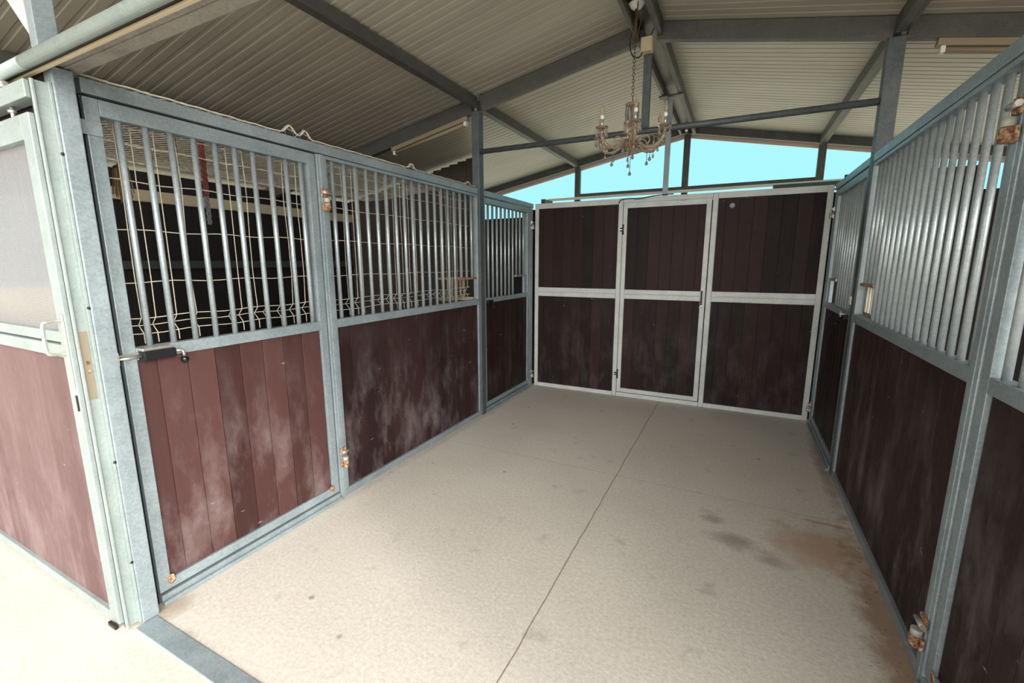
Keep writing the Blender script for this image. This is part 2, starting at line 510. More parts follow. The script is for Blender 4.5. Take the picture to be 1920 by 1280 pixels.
# ridge beam: two channels with a dark web between
r = empty('ridge_beam', 'deep dark steel ridge beam running away under the roof apex', 'beam', (RX, 2.4, RZ - .13))
for x0, x1, nm in ((1.425, 1.455, 'channel'), (1.585, 1.625, 'channel')):
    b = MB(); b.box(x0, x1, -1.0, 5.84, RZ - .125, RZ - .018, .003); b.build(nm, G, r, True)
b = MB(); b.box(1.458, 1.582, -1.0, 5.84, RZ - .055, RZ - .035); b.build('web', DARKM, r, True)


def purlin(x, label, ww=.05, hh=.105, y0=-1.0, y1=5.84):
    z = roof_z(x)
    b = MB(); b.box(x - ww / 2, x + ww / 2, y0, y1, z - hh, z - .012, .004)
    b.box(x + ww / 2, x + ww / 2 + .02, y0, y1, z - hh, z - hh + .012)
    c = Vector((x, y0, z - hh)); bmesh.ops.translate(b.bm, verts=b.bm.verts[:], vec=-c)
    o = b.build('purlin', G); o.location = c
    tag(o, label, 'beam')


purlin(-.02, 'steel purlin running away above the left partition, front bay', y1=2.905)
purlin(-.02, 'steel purlin above the left partition, from left post to open gable', y0=2.975)
purlin(3.045, 'steel purlin running away above the right grille, front bay', y1=2.905)
purlin(3.045, 'steel purlin above the right grille, from right post to open gable', y0=2.975)
purlin(-1.58, 'dark purlin low under the left roof slope, over the neighbouring stall', y1=2.90)

# gable posts + rails at y = 5.86
for x, lab in ((-.01, 'dark slim post in the open gable near the left partition'),
               (1.52, 'dark slim post under the ridge in the open gable'),
               (3.06, 'dark slim post in the open gable near the right grille')):
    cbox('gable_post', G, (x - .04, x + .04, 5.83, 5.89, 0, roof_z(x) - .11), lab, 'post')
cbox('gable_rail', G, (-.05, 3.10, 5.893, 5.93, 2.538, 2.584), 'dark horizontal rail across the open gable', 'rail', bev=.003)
cbox('white_rail', WHITE, (-.33, 3.48, 5.45, 5.48, 2.445, 2.478), 'thin white rail just below the dark gable rail', 'rail', bev=.002)
cbox('green_rail', GREEN, (2.55, 3.6, 5.24, 5.28, 2.375, 2.43), 'dark green beam behind the top right corner of the back wall', 'rail', bev=.002)
cbox('green_rail', GREEN, (-.27, 3.42, 5.24, 5.28, 2.335, 2.352), 'thin dark green strip low behind the back wall top', 'rail', bev=.002)
# posts that carry the three rails behind the stall
for x in (-.3, 3.45):
    cbox('rail_post', G, (x - .03, x + .03, 5.20, 5.50, 0, 2.445) if x < 1 else (x - .03, x + .03, 5.285, 5.50, 0, 2.445), 'slim post behind the stall carrying the outer rails, %s end' % ('left' if x < 1 else 'right'), 'post')

# tie bar and king post
b = MB(); b.tube([(.018, 2.94, 2.585), (W - .005, 2.94, 2.578)], .0235, 12)
o = b.build('tie_bar', GALV_POST); tag(o, 'horizontal galvanised tie tube across the stall between the two roof posts', 'bar')
cbox('king_post', GALV_POST, (1.492, 1.548, 2.915, 2.965, 2.61, roof_z(1.5) - .12), 'short vertical tube from the ridge down to the tie tube', 'post')
r = empty('ridge_prop', 'thin steel prop from the back wall top up to the ridge beam', 'post', (1.51, D + .02, 2.25))
b = MB(); b.box(1.485, 1.535, D, D + .05, 2.25, RZ - .14, .004); b.build('pole', GALV, r, True)
b = MB(); b.box(1.40, 1.64, D - .02, D + .07, RZ - .14, RZ - .126, .002); b.build('top_plate', G, r, True)

# junction box on the king post, with cables
r = empty('junction_box', 'cream square junction box near the top of the vertical tube', 'electrical box', (1.52, 2.88, 3.12))
b = MB(); b.box(1.477, 1.562, 2.845, 2.912, 3.125, 3.225, .006); b.build('body', CREAM, r, True)
b = MB(); b.box(1.483, 1.556, 2.838, 2.8445, 3.131, 3.219, .003); b.build('cover', CREAM, r, True)
pts = [(1.49, 2.86, 3.124), (1.47, 2.84, 3.085), (1.43, 2.80, 3.09), (1.42, 2.74, 3.16), (1.47, 2.66, 3.24), (1.50, 2.55, 3.26)]


def smooth_path(P, n=6):
    P = [Vector(p) for p in P]; o_ = []
    for i in range(len(P) - 1):
        a = P[max(i - 1, 0)]; b_ = P[i]; c_ = P[i + 1]; d_ = P[min(i + 2, len(P) - 1)]
        for k in range(n):
            t = k / n
            o_.append(.5 * ((2 * b_) + (c_ - a) * t + (2 * a - 5 * b_ + 4 * c_ - d_) * t * t + (3 * b_ - a - 3 * c_ + d_) * t ** 3))
    o_.append(P[-1]); return o_


b = MB(); b.tube(smooth_path(pts), .0045, 6)
b.tube(smooth_path([(1.54, 2.86, 3.22), (1.57, 2.85, 3.27), (1.60, 2.80, 3.29), (1.62, 2.7, 3.30)]), .004, 6)
b.build('cable', CABLE, r, True)

# fluorescent battens under the rafters
for x0, x1, lab in ((-1.05, -.12, 'long cream lamp batten under the rafter left of the left post'), (3.24, 4.4, 'long cream lamp batten under the rafter right of the right post')):
    r = empty('fluorescent_lamp', lab, 'lamp', (x0, 2.94, roof_z(x0) - .2))
    def P(x, dz): return (x, 2.94, roof_z(x) - .13 - dz)
    b = MB(); b.beam(P(x0, .02), P(x1, .02), .055, .04, .004); b.build('housing', TUBE, r, True)
    b = MB(); b.tube([P(x0 + .04, .057), P(x1 - .04, .057)], .016, 10); b.build('lamp_tube', TUBE, r, True)
    for xx in (x0 + .03, x1 - .03):
        b = MB(); b.box(xx - .012, xx + .012, 2.92, 2.96, P(xx, 0)[2] - .078, P(xx, 0)[2] - .038, .003); b.build('end_cap', WHITE, r, True)

# ------------------------------------------------------------------ partitions
def place(kind):
    """local frame of each wall: x along it, -y towards the stall, z up"""
    return {'L': ((-.025, 0, 0), math.pi / 2), 'R': ((W + .025, 0, 0), -math.pi / 2), 'B': ((0, D + .025, 0), 0)}[kind]


def lx(side, y0, y1):
    return (y0, y1) if side == 'L' else (-y1, -y0)


BAR_ME = {}


def bar_obj(parent, x, z0, z1, yy=0):
    key = (round(z0, 3), round(z1, 3))
    if key not in BAR_ME:
        b = MB(); b.tube([(0, 0, 0), (0, 0, z1 - z0)], .0125, 12)
        o = b.build('bar', BAR, parent); BAR_ME[key] = o.data
    else:
        o = bpy.data.objects.new('bar', BAR_ME[key]); COL.objects.link(o); o.parent = parent
    o.location = (x, yy, z0)
    return o


def board_mesh(x0, x1, z0, z1, yf=-.012, yb=.012):
    b = MB(); i = math.floor(x0 / PITCH)
    while i * PITCH < x1:
        a, c = max(x0, i * PITCH + .002), min(x1, (i + 1) * PITCH - .002)
        if c - a > .006: b.box(a, c, yf, yb, z0, z1, .0022)
        i += 1
    b.box(x0, x1, yf + .006, yb - .006, z0, z1)
    return b


def hinge(parent, x, z, rusty=True, s=1.0, yy=-.025):
    m_ = RUST if rusty else STEEL
    h = MB()
    h.box(x - .024 * s, x + .024 * s, yy - .010, yy, z + .012 * s, z + .060 * s, .003)
    o = h.build('hinge', m_, parent)
    k = MB(); k.box(x - .020 * s, x + .024 * s, yy - .012, yy, z - .062 * s, z - .018 * s, .003); k.build('lower_plate', m_, o)
    k = MB(); k.tube([(x, yy - .022, z - .060 * s), (x, yy - .022, z - .020 * s)], .016 * s, 14)
    k.build('barrel', m_, o)
    k = MB(); k.tube([(x, yy - .020, z - .018 * s), (x, yy - .020, z + .006 * s)], .0165 * s, 14)
    k.build('collar', COLLAR, o)
    k = MB(); k.tube([(x - .022 * s, yy - .018, z + .036 * s), (x + .034 * s, yy - .018, z + .036 * s)], .010 * s, 6)
    k.build('bolt', STEEL, o)
    return o


def frame(parent, x0, x1, z0, z1, sw, tw, bw, y0=-.025, y1=.025, mid=None, name='frame', material=None):
    material = material or GALV
    b = MB()
    b.box(x0, x0 + sw, y0, y1, z0, z1, .003); b.box(x1 - sw, x1, y0, y1, z0, z1, .003)
    b.box(x0 + sw, x1 - sw, y0, y1, z1 - tw, z1, .003); b.box(x0 + sw, x1 - sw, y0, y1, z0, z0 + bw, .003)
    if mid: b.box(x0 + sw, x1 - sw, y0, y1, mid[0], mid[1], .003)
    return b.build(name, material, parent)


def side_wall(side):
    loc, rz = place(side)
    S_ = 'left' if side == 'L' else 'right'
    # --- near door
    def R(name, label, cat, ya):
        # root at the foot of the part
        xa = lx(side, ya, ya)[0]
        return empty(name, label, cat, loc, rz)
    x0, x1 = lx(side, 0.0, 1.045)
    d = R('stable_door', 'maroon boarded stable door with barred top, nearest on the %s side' % S_, 'door', 0)
    frame(d, x0, x1, .055, 2.185, .048, .062, .05, mid=(1.15, 1.203))
    board_mesh(x0 + .048, x1 - .048, .105, 1.15).build('board_panel', BOARD_MID if side == 'L' else BOARD_DUSTY, d)
    for k in range(10):
        y = .112 + k * .0945
        bar_obj(d, lx(side, y, y)[0], 1.203, 2.123)
    for yw, zw in ((.052, .100), (.990, .100)):
        xw = lx(side, yw, yw)[0]
        b = MB(); b.ball((xw, -.0255, zw), .016, n=8); bmesh.ops.scale(b.bm, vec=(1.1, .12, 1.5), verts=b.bm.verts[:], space=Matrix.Translation((-xw, .0255, -zw)))
        b.build('weld_rust', RUST, d)
    # --- mullion post
    xm0, xm1 = lx(side, 1.055, 1.125)
    mpost = R('partition_post', 'flat galvanised post with rusty hinges beside the near %s door' % S_, 'post', 1.0)
    b = MB(); b.box(xm0, xm1, -.030, .03, 0, 2.19, .004); b.box(xm0 + .02, xm1 - .02, -.034, -.030, 0, 2.19, .001); b.build('post', GALV, mpost)
    xc = (xm0 + xm1) / 2
    hinge(mpost, xc, 1.935 if side == 'L' else 1.985, s=1.1, yy=-.034); hinge(mpost, xc, .285 if side == 'L' else .20, s=1.1, yy=-.034)
    # --- long fixed panel
    p0, p1 = lx(side, 1.127, 2.898)
    f = R('partition_panel', 'long fixed %s panel of maroon boards below a row of galvanised bars' % S_, 'partition', 1.1)
    b = MB()
    b.box(p0, p1, -.025, .025, 1.15, 1.203, .003); b.box(p0, p1, -.03, .03, 0.0, .05, .003)
    e0, e1 = lx(side, 2.875, 2.898)
    b.box(e0, e1, -.025, .025, .05, 1.15, .003)
    b.box(e0, e1, -.025, .025, 1.203, 2.19, .003)
    b.box(p0, p1, -.025, .025, 2.172, 2.192, .003)
    b.build('frame', GALV, f)
    q0, q1 = lx(side, 1.127, 2.875)
    board_mesh(q0, q1, .05, 1.15).build('board_panel', BOARD_DUSTY, f)
    for k in range(18):
        y = 1.187 + k * .0952
        bar_obj(f, lx(side, y, y)[0], 1.203 if y < 2.6 else 1.418, 2.172)
    n0, n1 = lx(side, 2.555, 2.875)
    b = MB(); b.box(n0, n1, -.014, .014, 1.400, 1.418, .002); b.build('feed_gap_rail', RUST, f)
    # --- narrow gate
    g0, g1 = lx(side, 2.99, 4.075)
    g = R('stable_gate', 'narrow %s gate at the back corner, short bars over a feed gap' % S_, 'gate', 3.0)
    frame(g, g0, g1, .055, 2.185, .042, .055, .045, mid=(1.15, 1.198))
    board_mesh(g0 + .042, g1 - .042, .10, 1.15).build('board_panel', BOARD, g)
    for k in range(10):
        y = 3.125 + k * .0925
        bar_obj(g, lx(side, y, y)[0], 1.198 if y < 3.74 else 1.415, 2.13)
    n0, n1 = lx(side, 3.745, 4.034)
    b = MB(); b.box(n0, n1, -.016, .016, 1.395, 1.415, .002)
    n2, n3 = lx(side, 3.965, 4.034)
    b.box(n2, n3, -.014, .014, 1.198, 1.395, .002)
    b.build('feed_gap_frame', GALV, g)
    # latch at the gate's near edge
    gx = lx(side, 3.08, 3.08)[0]
    b = MB(); b.box(gx - .05, gx + .05, -.055, -.026, 1.15, 1.18, .005); b.tube([(gx, -.055, 1.16), (gx, -.085, 1.16), (gx, -.085, 1.12)], .007, 8)
    b.ball((gx, -.085, 1.115), .017)
    b.build('latch', BLACK, g)
    if side == 'R':
        b = MB(); b.torus((gx + .06, -.075, 1.19), .018, .006, (0, 1, 0)); b.tube([(gx + .05, -.03, 1.19), (gx + .06, -.075, 1.19)], .006, 8); b.build('latch_ring', STEEL, g)
        b = MB(); xx = lx(side, 2.99, 3.03); b.box(xx[0], xx[1], -.034, -.026, 1.26, 1.32, .002); b.build('catch_plate', WHITE, g)
    # --- corner post with hinges
    c0, c1 = lx(side, 4.095, 4.19)
    cpost = R('corner_post', 'galvanised post with small hinges in the back %s corner' % S_, 'post', 4.1)
    b = MB(); b.box(c0, c1, -.022, .03, 0, 2.19, .004); b.build('post', GALV, cpost)
    hx = lx(side, 4.15, 4.15)[0]
    hinge(cpost, hx, 2.0, False, .8, -.022); hinge(cpost, hx, .16, False, .8, -.022)
    # --- top rail over everything
    t0, t1 = lx(side, 0.0, 4.19)
    b = MB()
    a0, a1 = lx(side, 0.0, 2.897); b.box(a0, a1, -.028, .028, 2.196, 2.25, .004)
    a0, a1 = lx(side, 2.983, 4.19); b.box(a0, a1, -.028, .028, 2.196, 2.25, .004)
    o = b.build('top_rail', GALV); o.location = loc; o.rotation_euler = (0, 0, rz)
    tag(o, 'galvanised square rail along the top of the %s partition' % S_, 'rail')
    # --- floor rail under door and gate
    for ya, yb, lab in ((0.0, 1.045, 'low galvanised floor rail under the near %s door' % S_), (2.985, 4.09, 'low galvanised floor rail under the narrow %s gate' % S_)):
        a0, a1 = lx(side, ya, yb)
        b = MB(); b.box(a0, a1, -.035, .03, 0, .045, .004); b.box(a0, a1, -.052, -.036, 0, .02, .003)
        o = b.build('floor_rail', GALV); o.location = loc; o.rotation_euler = (0, 0, rz); tag(o, lab, 'rail')
    return d


doorL = side_wall('L')
doorR = side_wall('R')

# black-handled slam latch on the near left door (local frame of the door: x along, -y into the stall)
lt = empty('door_latch', 'black sliding bolt latch with round knob on the near left door', 'latch', (0, .05, 1.15))
b = MB(); b.box(.006, .055, .050, .175, 1.150, 1.190, .006); b.build('housing', BLACK, lt, True)
b = MB(); b.box(.004, .045, .052, .168, 1.1905, 1.203, .003); b.build('top_plate', STEEL, lt, True)
b = MB(); b.tube([(.03, -.032, 1.170), (.03, .052, 1.170)], .006, 10); b.tube([(.03, .172, 1.172), (.03, .205, 1.172), (.032, .212, 1.165), (.034, .213, 1.140)], .0065, 10)
b.build('bolt', STEEL, lt, True)
b = MB(); b.ball((.035, .213, 1.128), .0165, n=14); b.build('knob', BLACKG, lt, True)
b = MB(); b.box(.012, .045, -.038, -.030, 1.148, 1.202, .003); b.build('strike', WHITE, lt, True)
b = MB(); b.box(.004, .014, -.03, .05, 1.176, 1.184); b.build('bracket', STEEL, lt, True)

# dark seal added for shade in the gap between front post and door
cbox('gap_shade_strip', GAP_SHADE, (-.05, -.015, -.028, -.004, 0.0, 2.19), 'added black strip for the shade in the gap between front left post and door', 'shade_strip', bev=0)

# ------------------------------------------------------------------ back wall
loc, rz = place('B')


def root_b(name, label, cat): return empty(name, label, cat, loc, rz)


def back_panel(x0, x1, label, stile_r=False, stile_l=False):
    f = root_b('partition_panel', label, 'partition')
    b = MB()
    b.box(x0, x1, -.025, .025, 2.19, 2.25, .003)
    b.box(x0, x1, -.03, .03, 0, .045, .003)
    b.box(x0, x1, -.025, .025, 1.206, 1.256, .004); b.box(x0, x1, -.025, .025, 1.149, 1.199, .004); b.box(x0, x1, -.012, .02, 1.199, 1.206)
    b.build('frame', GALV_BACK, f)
    if stile_l:
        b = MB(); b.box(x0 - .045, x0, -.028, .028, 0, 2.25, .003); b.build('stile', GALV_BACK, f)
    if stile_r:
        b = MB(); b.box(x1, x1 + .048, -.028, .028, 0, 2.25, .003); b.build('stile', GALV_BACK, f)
    board_mesh(x0, x1, .045, 1.149).build('board_panel', BOARD, f)
    board_mesh(x0, x1, 1.256, 2.19).build('board_panel', BOARD, f)
    return f


back_panel(.065, 1.028, 'maroon boarded back panel left of the centre door', stile_l=True)
f = back_panel(2.035, 2.945, 'maroon boarded back panel right of the centre door, with a small round disc', stile_r=True)
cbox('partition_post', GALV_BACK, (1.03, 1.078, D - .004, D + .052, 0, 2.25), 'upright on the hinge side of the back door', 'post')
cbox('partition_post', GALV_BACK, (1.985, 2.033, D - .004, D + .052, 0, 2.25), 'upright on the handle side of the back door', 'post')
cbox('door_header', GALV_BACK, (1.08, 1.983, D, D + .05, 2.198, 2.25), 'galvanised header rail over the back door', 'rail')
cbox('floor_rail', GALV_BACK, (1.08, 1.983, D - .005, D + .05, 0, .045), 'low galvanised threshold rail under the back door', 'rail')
d = root_b('stable_door', 'tall maroon boarded door in the centre of the back wall', 'door')
x0, x1 = 1.084, 1.976
b = MB()
b.box(x0, x0 + .044, -.028, .022, .055, 2.19, .003); b.box(x1 - .048, x1, -.028, .022, .055, 2.19, .003)
b.box(x0 + .044, x1 - .048, -.028, .022, 2.143, 2.19, .003); b.box(x0 + .044, x1 - .048, -.028, .022, .055, .10, .003)
b.box(x0 + .044, x1 - .048, -.028, .022, 1.206, 1.254, .004); b.box(x0 + .044, x1 - .048, -.028, .022, 1.150, 1.199, .004); b.box(x0 + .044, x1 - .048, -.012, .02, 1.199, 1.206)
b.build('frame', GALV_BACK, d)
board_mesh(x0 + .044, x1 - .048, .10, 1.150).build('board_panel', BOARD, d)
board_mesh(x0 + .044, x1 - .048, 1.254, 2.143).build('board_panel', BOARD, d)
for z in (1.915, .27):
    h = MB(); h.box(1.045, 1.10, -.034, -.029, z - .02, z + .02, .002)
    o = h.build('hinge', STEEL, d)
    k = MB(); k.tube([(1.088, -.036, z - .055), (1.088, -.036, z + .055)], .009, 10); k.tube([(1.055, -.036, z + .012), (1.085, -.036, z + .012)], .007, 8); k.tube([(1.055, -.036, z - .012), (1.085, -.036, z - .012)], .007, 8)
    k.build('pin', DARKM, o)
h = MB(); h.box(1.934, 1.952, -.036, -.0285, 1.065, 1.27, .002); h.build('handle_plate', STEEL, d)
h = MB(); h.tube(smooth_path([(1.943, -.036, 1.255), (1.943, -.06, 1.25), (1.943, -.064, 1.18), (1.943, -.06, 1.12), (1.943, -.036, 1.115)], 4), .007, 8); h.build('handle', DARKM, d)
h = MB(); h.ball((1.937, -.045, 1.085), .014); h.build('keeper', WHITE, d)
for xa, xb, lab in ((-.052, .018, 'in the back left corner'), (W - .006, W + .055, 'in the back right corner'), (1.955, 2.005, 'beside the back door on its handle side')):
    cbox('gap_shade_strip', GAP_SHADE, (xa, xb, D + .053, D + .060, 0, 2.19), 'added black strip for the shade in the gap ' + lab, 'shade_strip', bev=0)  # added strips paint the gaps dark and hide daylight behind
# disc
di = empty('round_disc', 'small round grey metal disc high on the right back panel', 'disc', (2.163, D + .005, 2.11))
b = MB(); b.tube([(2.163, D + .012, 2.115), (2.163, D + .002, 2.115)], .028, 24); b.build('rim', GALV_POST, di, True)
b = MB(); b.tube([(2.163, D + .004, 2.115), (2.163, D - .002, 2.115)], [.02, .017], 20); b.build('centre', GALV, di, True)
b = MB(); b.ball((2.163, D - .004, 2.112), .005); b.build('screw', DARKM, di, True)
# cable over the door top
pts = [(1.03, D - .012, 2.20), (1.06, D - .01, 2.235), (1.15, D - .01, 2.243), (1.25, D - .01, 2.235), (1.38, D - .008, 2.252), (1.50, D - .002, 2.262), (1.60, D + .0, 2.262)]
b = MB(); b.tube(smooth_path(pts), .0055, 8); o = b.build('cable', CABLE); tag(o, 'black cable lying along the top of the back door header', 'cable')

# ------------------------------------------------------------------ front left: post, channel, facade door, track
fp = empty('front_post', 'tall galvanised post with screwed channel at the front left corner', 'post', (.03, -.08, 0))
b = MB(); b.box(-.012, .052, -.096, -.034, 0, 2.245, .004); b.build('post', GALV, fp, True)
b = MB()
b.box(.020, .028, -.150, -.097, .01, 2.19, .001)
b.box(.028, .046, -.106, -.097, .01, 2.19, .0015); b.box(.020, .040, -.150, -.142, .01, 2.19, .0015)
b.build('channel', PALE, fp, True)
b = MB(); b.box(.0005, .007, -.034, .046, 2.045, 2.098, .001); b.build('stop_plate', GALV, fp, True)
b = MB()
for z in (.30, .757, 1.39, 1.95):
    b = MB(); b.ball((.047, -.100, z), .006); b.build('screw', DARKM, fp, True)
b = MB(); b.box(.0285, .0315, -.140, -.112, 1.03, 1.30, .001); b.build('lock_plate', mat('worn_brass_plate', (.34, .29, .22), .5, .5), fp, True, 'worn brown strike plate with keyhole')
b = MB(); b.box(.0318, .0328, -.130, -.118, 1.17, 1.185); b.box(.0318, .0328, -.128, -.121, 1.135, 1.15); b.build('keyhole', RUST, fp, True)
b = MB(); b.box(-.062, -.010, -.098, -.035, 2.31, roof_z(-.04) - .1, .003); b.build('upper_post', GALV, fp, True)

fd = empty('sliding_door', 'sun-washed maroon sliding door with clear ribbed upper window, left of the front post', 'door', (-.9, -.135, 0))
XL = -2.0
b = MB(); y0, y1 = -.158, -.112
b.box(-.075, -.005, y0, y1, .02, 2.085, .003); b.box(XL, XL + .06, y0, y1, .02, 2.085, .003)
b.box(XL + .06, -.075, y0, y1, 2.00, 2.085, .003); b.box(XL + .06, -.075, y0, y1, 1.195, 1.245, .003)
b.box(XL + .06, -.075, y0 + .008, y1, 1.252, 1.295, .003)
b.box(XL + .06, -.075, y0, y1, .02, .062, .003)
b.build('frame', PALE, fd, True)
b = MB(); i = 0; x = XL + .06
while x < -.08:
    x2 = min(x + PITCH, -.075); b.box(x + .001, x2 - .001, -.142, -.118, .062, 1.195, .002); x += PITCH
b.box(XL + .06, -.075, -.136, -.122, .062, 1.195)
b.build('board_panel', BOARD_FADED, fd, True)
b = MB(); b.box(XL + .06, -.075, -.134, -.124, 1.295, 2.00); b.build('window_panel', POLY, fd, True)
b = MB(); b.tube(smooth_path([(-.035, -.158, 1.345), (-.035, -.200, 1.342), (-.037, -.212, 1.325), (-.037, -.212, 1.235), (-.035, -.200, 1.218), (-.035, -.158, 1.215)], 4), .0065, 10)
b.build('handle', STEEL, fd, True)
b = MB(); b.box(-.030, -.010, -.163, -.1585, 1.08, 1.37, .002); b.build('edge_plate', STEEL, fd, True)
b = MB(); b.box(-.016, -.008, -.164, -.159, .985, 1.05, .002); b.build('latch_slot', DARKM, fd, True)
b = MB(); b.box(-.075, -.012, -.172, -.159, .0, .018, .003); b.build('floor_guide', DARKM, fd, True)

# fixed band above the sliding door and its boards
bd = empty('guide_rail', 'pale galvanised rail above the sliding door, under the round track', 'rail', (-1, -.13, 2.11))
b = MB(); b.box(XL, -.008, -.155, -.105, 2.135, 2.195, .003); b.build('rail', PALE, bd, True)
for x in (-.20, -1.2):
    b = MB(); b.tube([(x, -.135, 2.087), (x, -.135, 2.134)], .007, 8); b.tube([(x, -.135, 2.112), (x, -.135, 2.122)], .014, 6)
    b.build('bolt', STEEL, bd, True)
cbox('fascia_board', BOARD, (XL, -.02, -.095, -.075, 0, 2.24), 'dark maroon boarding behind the sliding door, seen in the gap above it', 'board', bev=.002)

# track
cbox('header_seam', HEAD, (-2.6, 4.4, -.058, -.052, 2.247, 2.2515), 'thin raised seam along the underside of the header beam', 'seam', bev=.001)
tk = empty('sliding_door_track', 'pale round door track running across the top of the stall front', 'track', (0, -.16, 2.25))
b = MB(); b.tube([(-2.6, -.155, 2.238), (.03, -.155, 2.238)], .0205, 16); b.build('track_tube', PALE, tk, True)
b = MB(); b.tube([(.033, -.155, 2.238), (4.4, -.155, 2.238)], .0205, 16); b.build('track_tube', PALE, tk, True)
b = MB(); b.box(-2.6, 4.4, -.124, -.110, 2.222, 2.230, .002); b.build('lip', CREAM, tk, True)
b = MB(); b.box(-2.6, 4.4, -.134, -.108, 2.2305, 2.2515); b.build('slot_shade', DARKM, tk, True)  # dark bar painted in for the shadow gap under the track
b = MB(); b.tube([(-.2, -.150, 2.220), (-.2, -.150, 2.196)], .010, 8); b.tube([(-.23, -.150, 2.205), (-.17, -.150, 2.205)], .010, 8); b.build('roller_bracket', STEEL, tk, True)
cbox('header_beam', HEAD, (-2.6, 4.4, -.104, -.002, 2.252, 2.308), 'wide galvanised header beam behind the round track, tinted with the brown reflection of the floor', 'beam', bev=.005)

# white rain pipe
rp = empty('rain_pipe', 'white plastic pipe slanting down behind the front left post', 'pipe', (-.3, -.0, 2.4))
b = MB(); b.tube([(-.71, .03, 2.885), (-.235, .03, 2.385)], .040, 20); b.build('pipe', PIPE, rp, True)

# steel strip in the floor
b = MB(); b.box(.06, 2.94, -.128, -.048, -.004, .006, .002); o = b.build('threshold_strip', GALV)
tag(o, 'flat galvanised strip set in the floor across the stall entrance', 'strip')
# right front post (out of frame, carries the track and the right door)
cbox('front_post', GALV, (W - .055, W + .01, -.096, -.034, 0, 2.245), 'galvanised front post at the right end of the entrance', 'post')

# ------------------------------------------------------------------ wire mesh panels behind the left bars
def mesh_panel(y0, y1, label, ph):
    r = empty('wire_mesh_panel', label, 'wire mesh', (-.085, y0, 1.2))
    b = MB(); xs = -.085
    def zig(z):
        for zc in (1.285,):
            d_ = abs(z - zc)
            if d_ < .035: return xs - .035 * (1 - d_ / .035)
        return xs
    y = y0 + ph
    while y < y1:
        j = random.uniform(-.006, .006)
        pts = [(zig(z), y + j * math.sin(z * 9), z) for z in (1.205, 1.25, 1.285, 1.32, 1.5, 1.7, 1.9, 2.055, 2.09, 2.125, 2.16)]
        pts += [(xs - .012, y + .012, 2.19), (xs - .03, y + .035, 2.175 + random.uniform(-.01, .01))]
        b.tube(pts, .0024, 5, False)
        y += .0575 if (int((y - y0) / .0575) % 3 == 1) else .085
    b.build('upright_wires', WIRE, r, True)
    b = MB()
    for z in (1.250, 1.285, 1.32, 1.477, 1.70, 1.905, 2.055, 2.125):
        n = 14
        pts = [(zig(z) - .004, y0 + (y1 - y0) * i / n, z + .004 * math.sin(i * 1.3 + z * 7)) for i in range(n + 1)]
        b.tube(pts, .0024, 5, False)
    b.build('cross_wires', WIRE, r, True)


mesh_panel(.06, 1.05, 'cream wire mesh panel fixed behind the bars of the near left door', .06)
mesh_panel(1.14, 2.86, 'cream wire mesh panel fixed behind the bars of the long left panel', .03)

# netting stretched over the neighbouring stall
r = empty('wire_netting', 'dusty wire netting laid flat over the neighbouring stall, ruffled along its edge', 'netting', (-.8, 1.4, 2.27))
bumps = [(.905, .06, .05), (1.005, .05, .045), (1.95, .05, .04), (2.75, .05, .03)]


def nz(x, y):
    z = 2.262 + .010 * math.sin(y * 5 + x * 3) * min(1, -x * 3) - .05 * min(1, max(0, -x * .9)) ** 2
    for yc, wd, hh in bumps:
        z += hh * math.exp(-((y - yc) / (wd * .5)) ** 2) * math.exp(-((x + .03) / .06) ** 2)
    return z


b = MB(); cy, cx = .048, .034
ny, nx = int(2.86 / cy), 40
for i in range(ny):
    for j in range(nx):
        xa = -.02 - j * cx; ya = .02 + i * cy + (cy / 2 if j % 2 else 0)
        for s_ in (-1, 1):
            xb, yb = xa - cx, ya + s_ * cy / 2
            b.tube([(xa, ya, nz(xa, ya)), (xb, yb, nz(xb, yb))], .0017, 3, False)
b.build('mesh', NET, r, True)
b = MB()
n = 150
b.tube([(-.012, .0 + 2.88 * i / n, nz(-.02, 2.88 * i / n) + .0015 * math.sin(i * .9)) for i in range(n + 1)], .0042, 6, False)
b.tube([(-.024, .0 + 2.88 * i / n, nz(-.03, 2.88 * i / n) + .004 + .003 * math.sin(i * 1.7)) for i in range(n + 1)], .0022, 5, False)
b.build('edge_wire', WIRE, r, True)
b = MB()
for x in (-.30, -.85, -1.38): b.tube([(x, .0, 2.215), (x, 2.88, 2.215)], .007, 8)
b.build('support_rod', WIRE, r, True)

# ------------------------------------------------------------------ inside the neighbouring stall
cbox('wall_beam', CREAM, (-3.03, -2.97, .0, 4.2, 2.15, 2.26), 'pale beam along the top of the dark far wall, seen through the left bars', 'beam')
cbox('wall_rail', mat('grey_blue_rail', (.06, .07, .08), .6), (-3.025, -2.98, .0, 4.2, 1.50, 1.58), 'dull grey rail halfway up the dark far wall', 'rail')


def rope(name, label, x, y, zt, segs):
    r = empty(name, label, 'rope', (x, y, zt))
    for nm, m_, z0, z1, rr in segs:
        b = MB(); n = int((z0 - z1) / .012)
        for k in range(3):
            b.tube([(x + .009 * rr * math.cos(i * .8 + k * 2.1), y + .009 * rr * math.sin(i * .8 + k * 2.1), z0 - (z0 - z1) * i / n) for i in range(n + 1)], .0062 * rr, 6)
        b.build(nm, m_, r, True)
    return r


